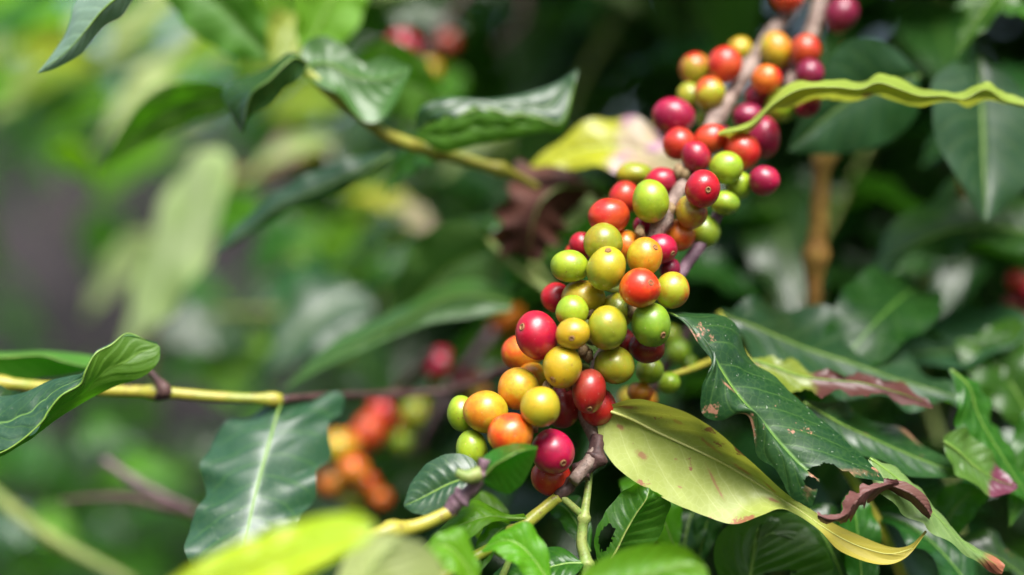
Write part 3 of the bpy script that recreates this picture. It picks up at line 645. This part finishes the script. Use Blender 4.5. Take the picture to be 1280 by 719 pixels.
hero(LT, .418, [(603, 590, 0), (604, 572, 2), (622, 560, 5), (648, 554, 6), (672, 558, 5)],
     [(606, 596, 0), (618, 582, -3), (636, 571, -5), (654, 563, -3), (672, 561, 2)],
     [(604, 602, 0), (618, 612, 2), (638, 616, 4), (656, 600, 6), (670, 570, 6)],
     'mid', side='top', nt=40, nu=8, label='small folded green leaflet in front of the cherries')
tube('bud', [P(600, 592, .418), P(584, 596, .417), P(570, 590, .417)], [.0024, .0022, .0012], TWG, LT)
hero(LT, .432, [(598, 598, 0), (592, 575, 3), (566, 566, 4), (536, 578, 4), (514, 604, 3), (505, 630, 0)],
     [(600, 602, 0), (580, 600, 0), (560, 606, 0), (540, 616, 0), (520, 626, 0), (505, 632, 0)],
     [(598, 606, 0), (585, 622, -3), (562, 636, -4), (545, 644, -4), (520, 642, -3), (506, 635, 0)],
     'waxy', side='top', nt=50, label='shiny green leaf with a pale reflection at the twig end')
NF = thing('yellow_leaf', 'bright yellow leaf blurred close to the lens at the bottom edge', 'leaf', P(200, 740, .37))
hero(NF, .335, [(200, 735, 0), (270, 690, 3), (330, 664, 4), (390, 648, 4), (440, 640, 2), (466, 650, 0)],
     [(200, 745, 0), (280, 712, 0), (340, 690, 0), (395, 672, 0), (440, 660, 0), (468, 656, 0)],
     [(200, 770, 0), (300, 750, -3), (360, 730, -4), (410, 700, -4), (450, 682, -3), (468, 662, 0)], 'yellow', side='top', nt=50, wave=.001)
NF2 = thing('pale_leaf', 'pale yellow-green leaf blurred close to the lens right of the yellow leaf at bottom centre', 'leaf', P(430, 760, .36))
hero(NF2, .365, [(415, 765, 0), (425, 710, 2), (445, 680, 3), (475, 665, 3), (500, 668, 0)],
     [(440, 775, 0), (455, 735, 0), (470, 705, 0), (488, 685, 0), (502, 670, 0)],
     [(560, 780, 0), (562, 740, 0), (552, 705, 0), (530, 680, 0), (504, 670, 0)], 'pale', side='top', nt=40)

# ------------------------------------------------------------------ left twig
LW = thing('leafy_twig', 'yellow horizontal twig at left with a curled leaf and a drooping dark leaf', 'twig', P(-60, 478, .49))
tube('stem', [P(-60, 476, .49), P(0, 480, .49), P(60, 484, .49), (P(127, 488, .49)), P(203, 491, .49), P(278, 497, .493), P(353, 500, .497)], [.0022, .0021, .0020, .0018], TWY, LW, seg=12, rough=.12, nodes=[.15, .62, .97])
tube('twig', [P(353, 500, .497), P(420, 495, .525), P(500, 493, .555), P(570, 486, .56), P(640, 460, .54), P(690, 440, .50)], [.0016, .0013, .0016, .0018, .0014], BARKD, LW, nodes=[.4, .7])
tube('bud', [P(196, 498, .488), P(206, 488, .484), P(196, 474, .486), P(186, 462, .488)], [.0012, .0026, .0014, .0008], BARKD, LW)
folded(LW, .462, [(-40, 596, -8), (0, 572, -8), (50, 540, -8), (75, 522, -6), (113, 498, -4), (142, 484, -4), (180, 470, -3), (198, 452, -2), (200, 434, 0)],
     [(-40, 580, -16), (0, 561, -16), (35, 545, -16), (58, 526, -16), (62, 508, -14), (78, 494, -14), (102, 484, -13), (106, 466, -13), (122, 440, -11), (140, 431, -8), (160, 421, -4), (196, 430, 0)],
     [(-40, 500, -4), (0, 496, -4), (30, 490, -8), (60, 476, -8), (90, 469, -10), (104, 465, -12), (118, 441, -11), (135, 431, -8), (160, 420, -4), (197, 428, 0)],
     'mid', 'waxy', nt=120, nu=10, bulge=.0006, edge=0, label='curled green leaf with wavy lifted edge')
hero(LW, .50, [(-40, 432, 6), (0, 440, 10), (50, 438, 10), (80, 440, 8), (120, 446, 4), (150, 455, 0)],
     [(-40, 440, -4), (0, 446, -4), (50, 444, -4), (80, 452, -4), (108, 458, -2), (150, 457, 0)],
     [(-40, 476, 0), (0, 478, 0), (50, 474, 2), (90, 468, 2), (115, 462, 2), (150, 459, 0)], 'mid', side='under', nt=60)
hero(LW, .465, [(-40, 470, 8), (-5, 480, 6), (14, 488, 4), (30, 490, 0), (32, 496, 0)],
     [(-40, 500, 0), (-10, 510, 0), (6, 508, 0), (24, 500, 0), (32, 497, 0)],
     [(-40, 560, -6), (-10, 548, -6), (10, 530, -5), (24, 510, -3), (32, 498, 0)], 'dark', side='top', nt=40)
hero(LW, .492, [(352, 500, 6), (320, 514, 8), (290, 524, 6), (270, 542, 2), (262, 562, -2), (250, 583, -6), (256, 602, -10), (256, 622, -14), (242, 644, -18), (236, 668, -22), (232, 695, -26), (262, 735, -30)],
     [(353, 500, 4), (346, 520, 2), (337, 550, -5), (329, 580, -11), (320, 615, -17), (313, 645, -22), (305, 682, -27), (290, 735, -34)],
     [(355, 500, 6), (391, 500, 16), (428, 493, 18), (426, 515, 14), (410, 534, 10), (413, 568, 4), (396, 590, -2), (396, 618, -8), (378, 642, -14), (368, 670, -18), (335, 735, -28)],
     'waxy', side='top', nt=110, nu=16, bulge=.0008, wave=.0018, wf=5, quilt=.0004, ribr=.0004, edge=.02, label='drooping dark green leaf with pale midrib')
W2 = thing('leafy_shoot', 'dark blurred leaf arching left from behind the fruit with its edge catching light', 'shoot', P(640, 400, .56))
tube('stem', [P(760, 430, .56), P(690, 370, .56), P(640, 330, .565), P(610, 300, .57)], [.002, .0016, .0012], TWG, W2)
hero(W2, .552, [(640, 390, 0), (600, 395, 0), (545, 402, 0), (500, 418, 0), (460, 436, -2), (410, 458, -2), (352, 490, 0)],
     [(640, 380, 4), (600, 370, 2), (550, 375, 2), (505, 400, 0), (460, 422, 0), (410, 448, 0), (352, 489, 0)],
     [(640, 365, 20), (600, 350, 24), (555, 355, 24), (510, 380, 20), (465, 400, 16), (410, 432, 8), (352, 488, 0)], 'dark', side='under', nt=60, edge=.02)
bleaf(W2, (640, 300, .575), (480, 420, .585), 120, 'dark', tilt=-15, side='under')
bleaf(W2, (680, 270, .575), (600, 400, .58), 70, 'mid', tilt=10)
bleaf(W2, (760, 250, .57), (655, 330, .57), 60, 'pale', tilt=35)

# ------------------------------------------------------------------ upper-left twig
UT = thing('leafy_twig', 'thick yellow-green twig crossing upper left with dark and glossy leaves', 'twig', P(660, 232, .535))
tube('stem', [P(672, 235, .545), P(635, 216, .535), P(580, 200, .53), P(495, 174, .522), P(460, 152, .518), P(412, 116, .514), P(392, 96, .516), P(376, 84, .518)], [.0014, .0022, .0025, .0025, .0022, .0018], TWY, UT, seg=12, nodes=[.18, .42])
hero(UT, .508, [(384, 82, 0), (376, 98, -4), (356, 110, -6), (340, 130, -8), (312, 146, -8), (305, 168, -6)],
     [(386, 80, 0), (370, 72, -6), (354, 82, -10), (336, 100, -12), (312, 120, -12), (304, 164, -8)],
     [(385, 76, 0), (364, 66, 4), (345, 76, 8), (320, 90, 8), (284, 108, 4), (282, 128, 0), (302, 166, -4)], 'dark', side='top', nt=60, edge=.04)
hero(UT, .515, [(372, 88, 0), (380, 56, 4), (402, 44, 4), (430, 56, 6), (452, 78, 6), (480, 70, 4), (512, 82, 0)],
     [(378, 92, 0), (395, 80, 0), (415, 82, 0), (440, 96, 0), (465, 100, 0), (490, 98, 0), (513, 84, 0)],
     [(384, 98, 0), (400, 108, -4), (425, 120, -6), (450, 148, -6), (478, 150, -5), (500, 118, -3), (514, 86, 0)], 'dark', side='under', nt=70)
folded(UT, .518, [(522, 172, 0), (555, 190, -2), (600, 180, -2), (640, 172, -2), (680, 164, -2), (705, 160, -2), (722, 92, 0)],
     [(520, 165, 0), (555, 148, -6), (600, 136, -6), (635, 142, -6), (670, 150, -5), (702, 150, -4), (723, 88, 0)],
     [(520, 160, 0), (525, 135, -3), (560, 122, -2), (610, 124, -2), (660, 116, 1), (695, 104, 2), (722, 86, 0)], 'mid', 'waxy', nt=90, nu=10, edge=0)
hero(UT, .545, [(490, 190, 0), (455, 194, 3), (420, 204, 4), (380, 220, 4), (335, 248, 4), (300, 278, 3), (268, 314, 0)],
     [(490, 194, 0), (460, 210, 0), (420, 228, -1), (385, 243, -1), (345, 261, -1), (310, 288, 0), (268, 316, 0)],
     [(490, 200, 0), (465, 218, 1), (430, 238, 1), (390, 254, 1), (350, 269, 1), (312, 295, 1), (268, 318, 0)], 'waxy', side='top', nt=70, wave=.002)
bleaf(UT, (300, 118, .57), (125, 212, .60), 62, 'mid', tilt=-25, side='under', droop=10)
bleaf(UT, (335, 72, .56), (190, -30, .56), 100, 'mid', tilt=-10, side='under')
bleaf(UT, (380, 75, .56), (455, -30, .57), 90, 'bright', tilt=-20, side='under')
bleaf(UT, (345, 85, .585), (385, 30, .60), 60, 'yg', tilt=-10, side='under')
bleaf(UT, (560, 190, .55), (480, 250, .58), 50, 'mid', tilt=30)
bleaf(UT, (560, 125, .60), (420, 110, .62), 100, 'mid', tilt=-20, side='under')
TL = thing('leaf_tip', 'pale shiny leaf tip hanging into the top left corner', 'leaf', P(180, -40, .475))
hero(TL, .470, [(175, -40, 0), (125, -20, 6), (94, 4, 6), (88, 25, 4), (80, 46, 3), (62, 72, 1), (47, 91, 0)],
     [(182, -30, 0), (150, -5, -4), (128, 14, -4), (106, 40, -3), (84, 64, -2), (64, 80, -1), (47, 91, 0)],
     [(190, -20, 0), (168, -2, 0), (153, 20, 0), (127, 36, 0), (103, 66, 0), (74, 84, 0), (47, 92, 0)], 'silver', side='top', nt=60, ribr=.0004)
bleaf(TL, (200, -25, .56), (20, -5, .60), 60, 'mid', tilt=-20, side='under')
# ------------------------------------------------------------------ withered leaves behind the fruit
WL = thing('yellowing_leaf', 'yellow and pink fading leaf behind the upper cherries', 'leaf', P(870, 215, .545))
bleaf(WL, (860, 215, .545), (662, 208, .555), 95, 'pink', tilt=35, droop=8, side='top')
WL2 = thing('withered_leaf', 'withered dark brown curled leaf hanging left of the cherries', 'leaf', P(690, 225, .56))
hero(WL2, .56, [(760, 245, 6), (715, 262, 4), (700, 290, 0), (690, 310, -4), (670, 328, -2)],
     [(745, 235, 0), (700, 235, -8), (675, 255, -12), (665, 285, -12), (660, 325, -6)],
     [(720, 210, 8), (668, 204, 6), (632, 235, 0), (622, 275, -4), (608, 308, 0), (655, 325, 0)], 'brown', side='top', nt=60, wave=.004, wf=5, edge=.25)
# ------------------------------------------------------------------ upper right leaves
UR = thing('leafy_shoot', 'glossy rounded dark leaves hanging on an ochre stem at upper right', 'shoot', P(1020, 400, .575))
tube('stem', [P(1016, 400, .56), P(1019, 330, .556), P(1026, 240, .55), P(1034, 160, .553), P(1060, 60, .57)], [.0030, .0036, .0032, .0024], TWO, UR, seg=12, rough=.35, nodes=[.22, .55])
bleaf(UR, (1150, 95, .535), (985, 190, .525), 150, 'waxy', tilt=-20, droop=6, wave=.0006, fold=.1)
bleaf(UR, (1225, 70, .54), (1232, 278, .52), 185, 'waxy', tilt=-22, droop=0, wave=.0008, fold=.12)
bleaf(UR, (1300, -30, .53), (1195, 70, .53), 70, 'mid', tilt=40)
bleaf(UR, (1330, 60, .56), (1190, 10, .56), 70, 'mid', tilt=55)
bleaf(UR, (1300, 130, .58), (1150, 210, .60), 90, 'dark', tilt=40)
tube('twig', [P(1200, 200, .565), P(1206, 250, .57), P(1210, 300, .58)], [.002, .0022, .002], TWO, UR)
# ------------------------------------------------------------------ blurred fruit in the background
def fruit_group(label, base, items, stem, mat=BARKD):
    t = thing('fruiting_twig', label, 'twig', P(*base))
    sp_ = [P(*q) for q in stem]; tube('stem', sp_, [.0022, .0022, .0018], mat, t)
    for (x, y, r, col, d) in items:
        c = P(x, y, d); cherry(t, c, r*K*d, r*K*d*.95, col, None, min(sp_, key=lambda v: (v-c).length), seg=20, ring=14)
    return t
fruit_group('blurred cluster of orange and red cherries beside the drooping dark leaf at left', (470, 640, .670),
    [(424, 560, 23, 'yor', .655), (442, 588, 19, 'orr', .650), (416, 604, 19, 'or', .660), (462, 540, 23, 'red', .670), (478, 516, 20, 'red', .675), (446, 552, 18, 'orr', .670), (520, 518, 21, 'ygr', .680), (440, 628, 14, 'ygr', .660), (458, 604, 15, 'orr', .670), (502, 552, 15, 'lime', .680), (495, 530, 16, 'or', .685), (476, 624, 14, 'orr', .670)],
    [(480, 720, .680), (455, 600, .675), (475, 520, .685), (540, 440, .62)])
fruit_group('pair of pink and orange blurred cherries above the dark twig left of the fruit', (560, 500, .64),
    [(552, 457, 22, 'crim', .66), (628, 396, 25, 'orr', .68), (590, 480, 18, 'rbr', .64), (600, 492, 15, 'crg', .63), (575, 475, 13, 'mag', .65)], [(520, 560, .66), (570, 480, .65), (640, 380, .69)], BARKP)
fruit_group('blurred pink and dark red cherries at the top behind the thick twig', (540, 150, .70),
    [(505, 62, 24, 'crim', .70), (520, 108, 20, 'orr', .70), (560, 55, 16, 'rbr', .72), (485, 85, 14, 'or', .72), (538, 88, 14, 'yor', .72)], [(520, 160, .72), (525, 80, .72), (600, -30, .74)])
fruit_group('red blurred cherries cut by the right edge of the picture', (1290, 400, .57),
    [(1270, 350, 15, 'red', .56), (1268, 378, 15, 'dkred', .565), (1286, 362, 18, 'crim', .56), (1284, 400, 16, 'dkred', .565), (1292, 425, 15, 'red', .57)], [(1300, 470, .58), (1290, 380, .575), (1300, 300, .58)])
fruit_group('small orange and green blurred cherries behind the lower end of the branch', (800, 530, .53),
    [(786, 498, 14, 'yor', .515), (808, 500, 13, 'or', .52), (848, 440, 16, 'grn', .525), (838, 420, 14, 'grn', .53), (860, 455, 12, 'grn', .53)], [(780, 560, .54), (820, 480, .535), (870, 400, .54)])
# ------------------------------------------------------------------ blurred background leaves placed one by one
BG = thing('leafy_shoot', 'pale sunlit blurred leaves hanging in the left middle distance', 'shoot', P(260, 480, .95))
tube('stem', [P(420, 180, .9), P(330, 215, .92), P(250, 240, .95), P(200, 330, .97), P(180, 480, 1.0)], [.004, .004, .003, .002], TWO, BG)
bleaf(BG, (290, 200, .72), (150, 440, .80), 210, 'pale', tilt=50, fold=0, rib=False)
bleaf(BG, (200, 300, .95), (105, 400, 1.0), 70, 'pale', tilt=40, rib=False)
bleaf(BG, (420, 175, .78), (290, 240, .84), 34, 'pale', tilt=45, rib=False)
bleaf(BG, (550, 300, .78), (430, 245, .80), 40, 'pink', tilt=40, rib=False)
bleaf(BG, (440, 300, .85), (415, 380, .85), 75, 'bright', tilt=-10, side='under', rib=False)
bleaf(BG, (470, 290, .85), (390, 345, .85), 60, 'bright', tilt=-10, side='under', rib=False)
bleaf(BG, (200, 410, .9), (310, 450, .9), 60, 'mid', tilt=70, rib=False)
BG2 = thing('leafy_shoot', 'bright green blurred leaves lit from behind across the top left', 'shoot', P(150, 40, 1.0))
tube('stem', [P(-40, 140, 1.0), P(80, 90, 1.0), P(200, 60, 1.0), P(330, 10, 1.0)], [.004, .003, .002], TWG, BG2)
for i in range(44):
    x = random.uniform(-60, 470); y = random.uniform(-40, 190 if x > 150 else 150); d = random.uniform(.8, 1.25)
    a = random.uniform(2.2, 3.8)
    bleaf(BG2, (x, y, d), (x+110*math.cos(a), y+60+50*random.random(), d+.02), random.uniform(50, 85), random.choice(['bright', 'mid', 'bright', 'pale', 'yg', 'bright', 'mid']), tilt=random.uniform(25, 62), side='top', rib=False, nt=24, nu=5)
for q in [(330, 200, 420, 190, 40, 'pink'), (230, 80, 330, 60, 50, 'yg'), (60, 190, 130, 240, 40, 'bright'), (20, 60, 120, 90, 60, 'yg'), (250, 330, 190, 400, 60, 'mid'), (330, 260, 240, 310, 60, 'bright'), (430, 130, 330, 150, 60, 'yg')]:
    bleaf(BG2, (q[0], q[1], .85), (q[2], q[3], .9), q[4], q[5], tilt=20, rib=False, nt=24, nu=5)
BG5 = thing('leafy_shoot', 'waxy blurred leaves with pale blue sheen above the dark twig, left of the fruit', 'shoot', P(400, 520, .8))
tube('stem', [P(470, 560, .8), P(440, 480, .8), P(400, 400, .8), P(250, 390, .85)], [.003, .0025, .0015], TWG, BG5)
bleaf(BG5, (460, 365, .74), (335, 462, .72), 120, 'waxy', tilt=32, fold=0, wave=.001, rib=False)
bleaf(BG5, (320, 415, .85), (185, 435, .82), 85, 'waxy', tilt=32, fold=0, wave=.001, rib=False)
bleaf(BG5, (340, 430, .85), (250, 470, .85), 60, 'bright', tilt=10, side='under', rib=False)
bleaf(BG5, (540, 500, .82), (470, 560, .82), 60, 'waxy', tilt=60, fold=0, rib=False)
for i in range(30):
    x = random.uniform(210, 620); y = random.uniform(170, 460); d = random.uniform(.82, 1.1)
    if 430 < x < 570 and 200 < y < 340 or x < 330: d = 1.1
    bleaf(BG5, (x, y, d), (x+random.choice([-1, 1])*random.uniform(60, 100), y+random.uniform(-10, 60), d), random.uniform(45, 75), random.choice(['bright', 'mid', 'bright', 'mid', 'yg', 'dark', 'waxy']), tilt=random.uniform(20, 60), rib=False, nt=24, nu=5)
BG3 = thing('leafy_shoot', 'teal-green blurred leaves low at the left behind the drooping leaf', 'shoot', P(150, 700, .8))
tube('stem', [P(-30, 600, .66), P(60, 670, .66), P(170, 730, .66)], [.003, .003, .002], TWG, BG3)
tube('twig', [P(75, 626, .6), P(150, 622, .61), P(210, 634, .61), P(250, 645, .62)], [.001, .0016, .002, .001], BARKD, BG3)
tube('twig', [P(130, 575, .62), P(180, 608, .615), P(245, 640, .62)], [.0014, .0018, .0012], BARKP, BG3)
for i in range(34):
    x = random.uniform(-40, 560); y = random.uniform(520, 760); d = random.uniform(.84, 1.2)
    bleaf(BG3, (x, y, d), (x+random.choice([-1, 1])*random.uniform(60, 110), y+random.uniform(-20, 60), d), random.uniform(40, 70), random.choice(['mid', 'waxy', 'mid', 'dark', 'bright']), tilt=random.uniform(10, 70), rib=False, nt=24, nu=5)
BG4 = thing('leafy_shoot', 'blurred mixed green leaves between the upper twig and the top fruit', 'shoot', P(640, 0, .9))
tube('stem', [P(640, -60, .85), P(655, 20, .84), P(620, 60, .84)], [.004, .003, .002], BARKD, BG4)
for i in range(24):
    x = random.uniform(480, 860); y = random.uniform(-40, 330); d = random.uniform(.72, 1.1)
    bleaf(BG4, (x, y, d), (x+random.choice([-1, 1])*random.uniform(60, 100), y+random.uniform(-10, 80), d), random.uniform(35, 60), random.choice(['mid', 'dark', 'dark', 'dark', 'bright', 'pale']), tilt=random.uniform(-10, 65), rib=False, nt=24, nu=5)
# ------------------------------------------------------------------ repeated blurred shoots
proto = thing('leafy_shoot', 'dark blurred leafy coffee shoot in the shade behind the fruit at right', 'shoot', (0, 0, 0), 'shaded coffee shoots behind the fruit')
tube('stem', [Vector((0, 0, 0)), Vector((.004, 0, .05)), Vector((-.003, .003, .10)), Vector((0, 0, .16))], [.0025, .002, .0012], TWG, proto)
for k in range(9):
    z = .01+.018*k; a = (k//2)*1.57+(k % 2)*3.14+random.uniform(-.3, .3); Ln = random.uniform(.085, .12); W = Ln*.2
    dr = Vector((math.cos(a), math.sin(a), .15)); A = Vector((0, 0, z)); acr = Vector((-math.sin(a), math.cos(a), 0)); M_, L_, R_ = [], [], []
    for i in range(9):
        t = i/8; m = A+dr*Ln*t-Vector((0, 0, 1))*Ln*.55*t*t; wv = W*shape(t)
        M_.append(m); L_.append(m+acr*wv+Vector((0, 0, wv*.25))); R_.append(m-acr*wv+Vector((0, 0, wv*.25)))
    surf('leaf', L_, M_, R_, 'dark', proto, side='none', wave=.002, nt=24, nu=5, rib=False)
def copy_thing(root, loc, rot, label=None, group=None):
    r = root.copy(); COL.objects.link(r); r.location = loc; r.rotation_euler = rot
    if label: r['label'] = label
    if group: r['group'] = group
    for ch in list(root.children):
        c = ch.copy(); COL.objects.link(c); c.parent = r
    return r
first = True
def put(px, py, d, label=None, group=None):
    global first
    loc = P(px, py, d); rot = (random.uniform(-.6, .6), random.uniform(-.6, .6), random.random()*6.28)
    if first: proto.location = loc; proto.rotation_euler = rot; first = False
    else: copy_thing(proto, loc, rot, label, group)
SH = [(770, 30, .95, 'dark blurred shoot left of the topmost cherries'), (870, 20, .9, 'dark blurred shoot just behind the topmost cherries'),
 (1100, 20, .8, 'dark blurred shoot right of the topmost magenta cherry'), (1190, -20, .75, 'dark blurred shoot cut off by the top edge at right'),
 (1080, 200, .80, 'dark blurred shoot right of the ochre stem, below the edge-on leaf'), (960, 290, .80, 'dark blurred shoot between the ochre stem and the upper cherries'),
 (1130, 330, .78, 'dark blurred shoot in the gap right of the ochre stem'), (1250, 250, .72, 'dark blurred shoot by the right edge under the hanging glossy leaf'),
 (930, 360, .8, 'green blurred shoot above the chewed dark leaf'), (1060, 420, .78, 'dark blurred shoot above the withered ragged leaf'),
 (1240, 480, .70, 'dark blurred shoot behind the wavy right-hand leaves'), (1100, 560, .74, 'dark blurred shoot under the withered ragged leaf'),
 (880, 480, .7, 'dark blurred shoot behind the yellow twig stub'), (860, 600, .62, 'dark blurred shoot in the shade under the yellow-green leaf'),
 (960, 700, .62, 'dark blurred shoot along the bottom edge, right of centre'), (1080, 720, .62, 'dark blurred shoot along the bottom edge under the curled brown strip'),
 (1200, 700, .64, 'dark blurred shoot in the bottom right corner'), (760, 620, .72, 'dark blurred shoot behind the leaf with the long hole'),
 (660, 640, .75, 'green blurred shoot behind the fork of the yellow-green twig'), (540, 560, .85, 'green blurred shoot left of the lowest green cherries'),
 (560, 330, .95, 'dark blurred shoot behind the arching leaf left of the fruit'), (700, 120, .9, 'dark blurred shoot above the yellow and pink leaf'),
 (650, 700, .72, 'dark blurred shoot at the bottom edge under the young leaf'), (1010, 480, .76, 'dark blurred shoot behind the middle of the chewed leaf')]
for x, y, d, lb in SH:
    first_ = first; put(x, y+40, d, lb, 'blurred shoots behind the fruit')
    if first_: proto['label'] = lb; proto['group'] = 'blurred shoots behind the fruit'
S.render.engine = 'CYCLES'
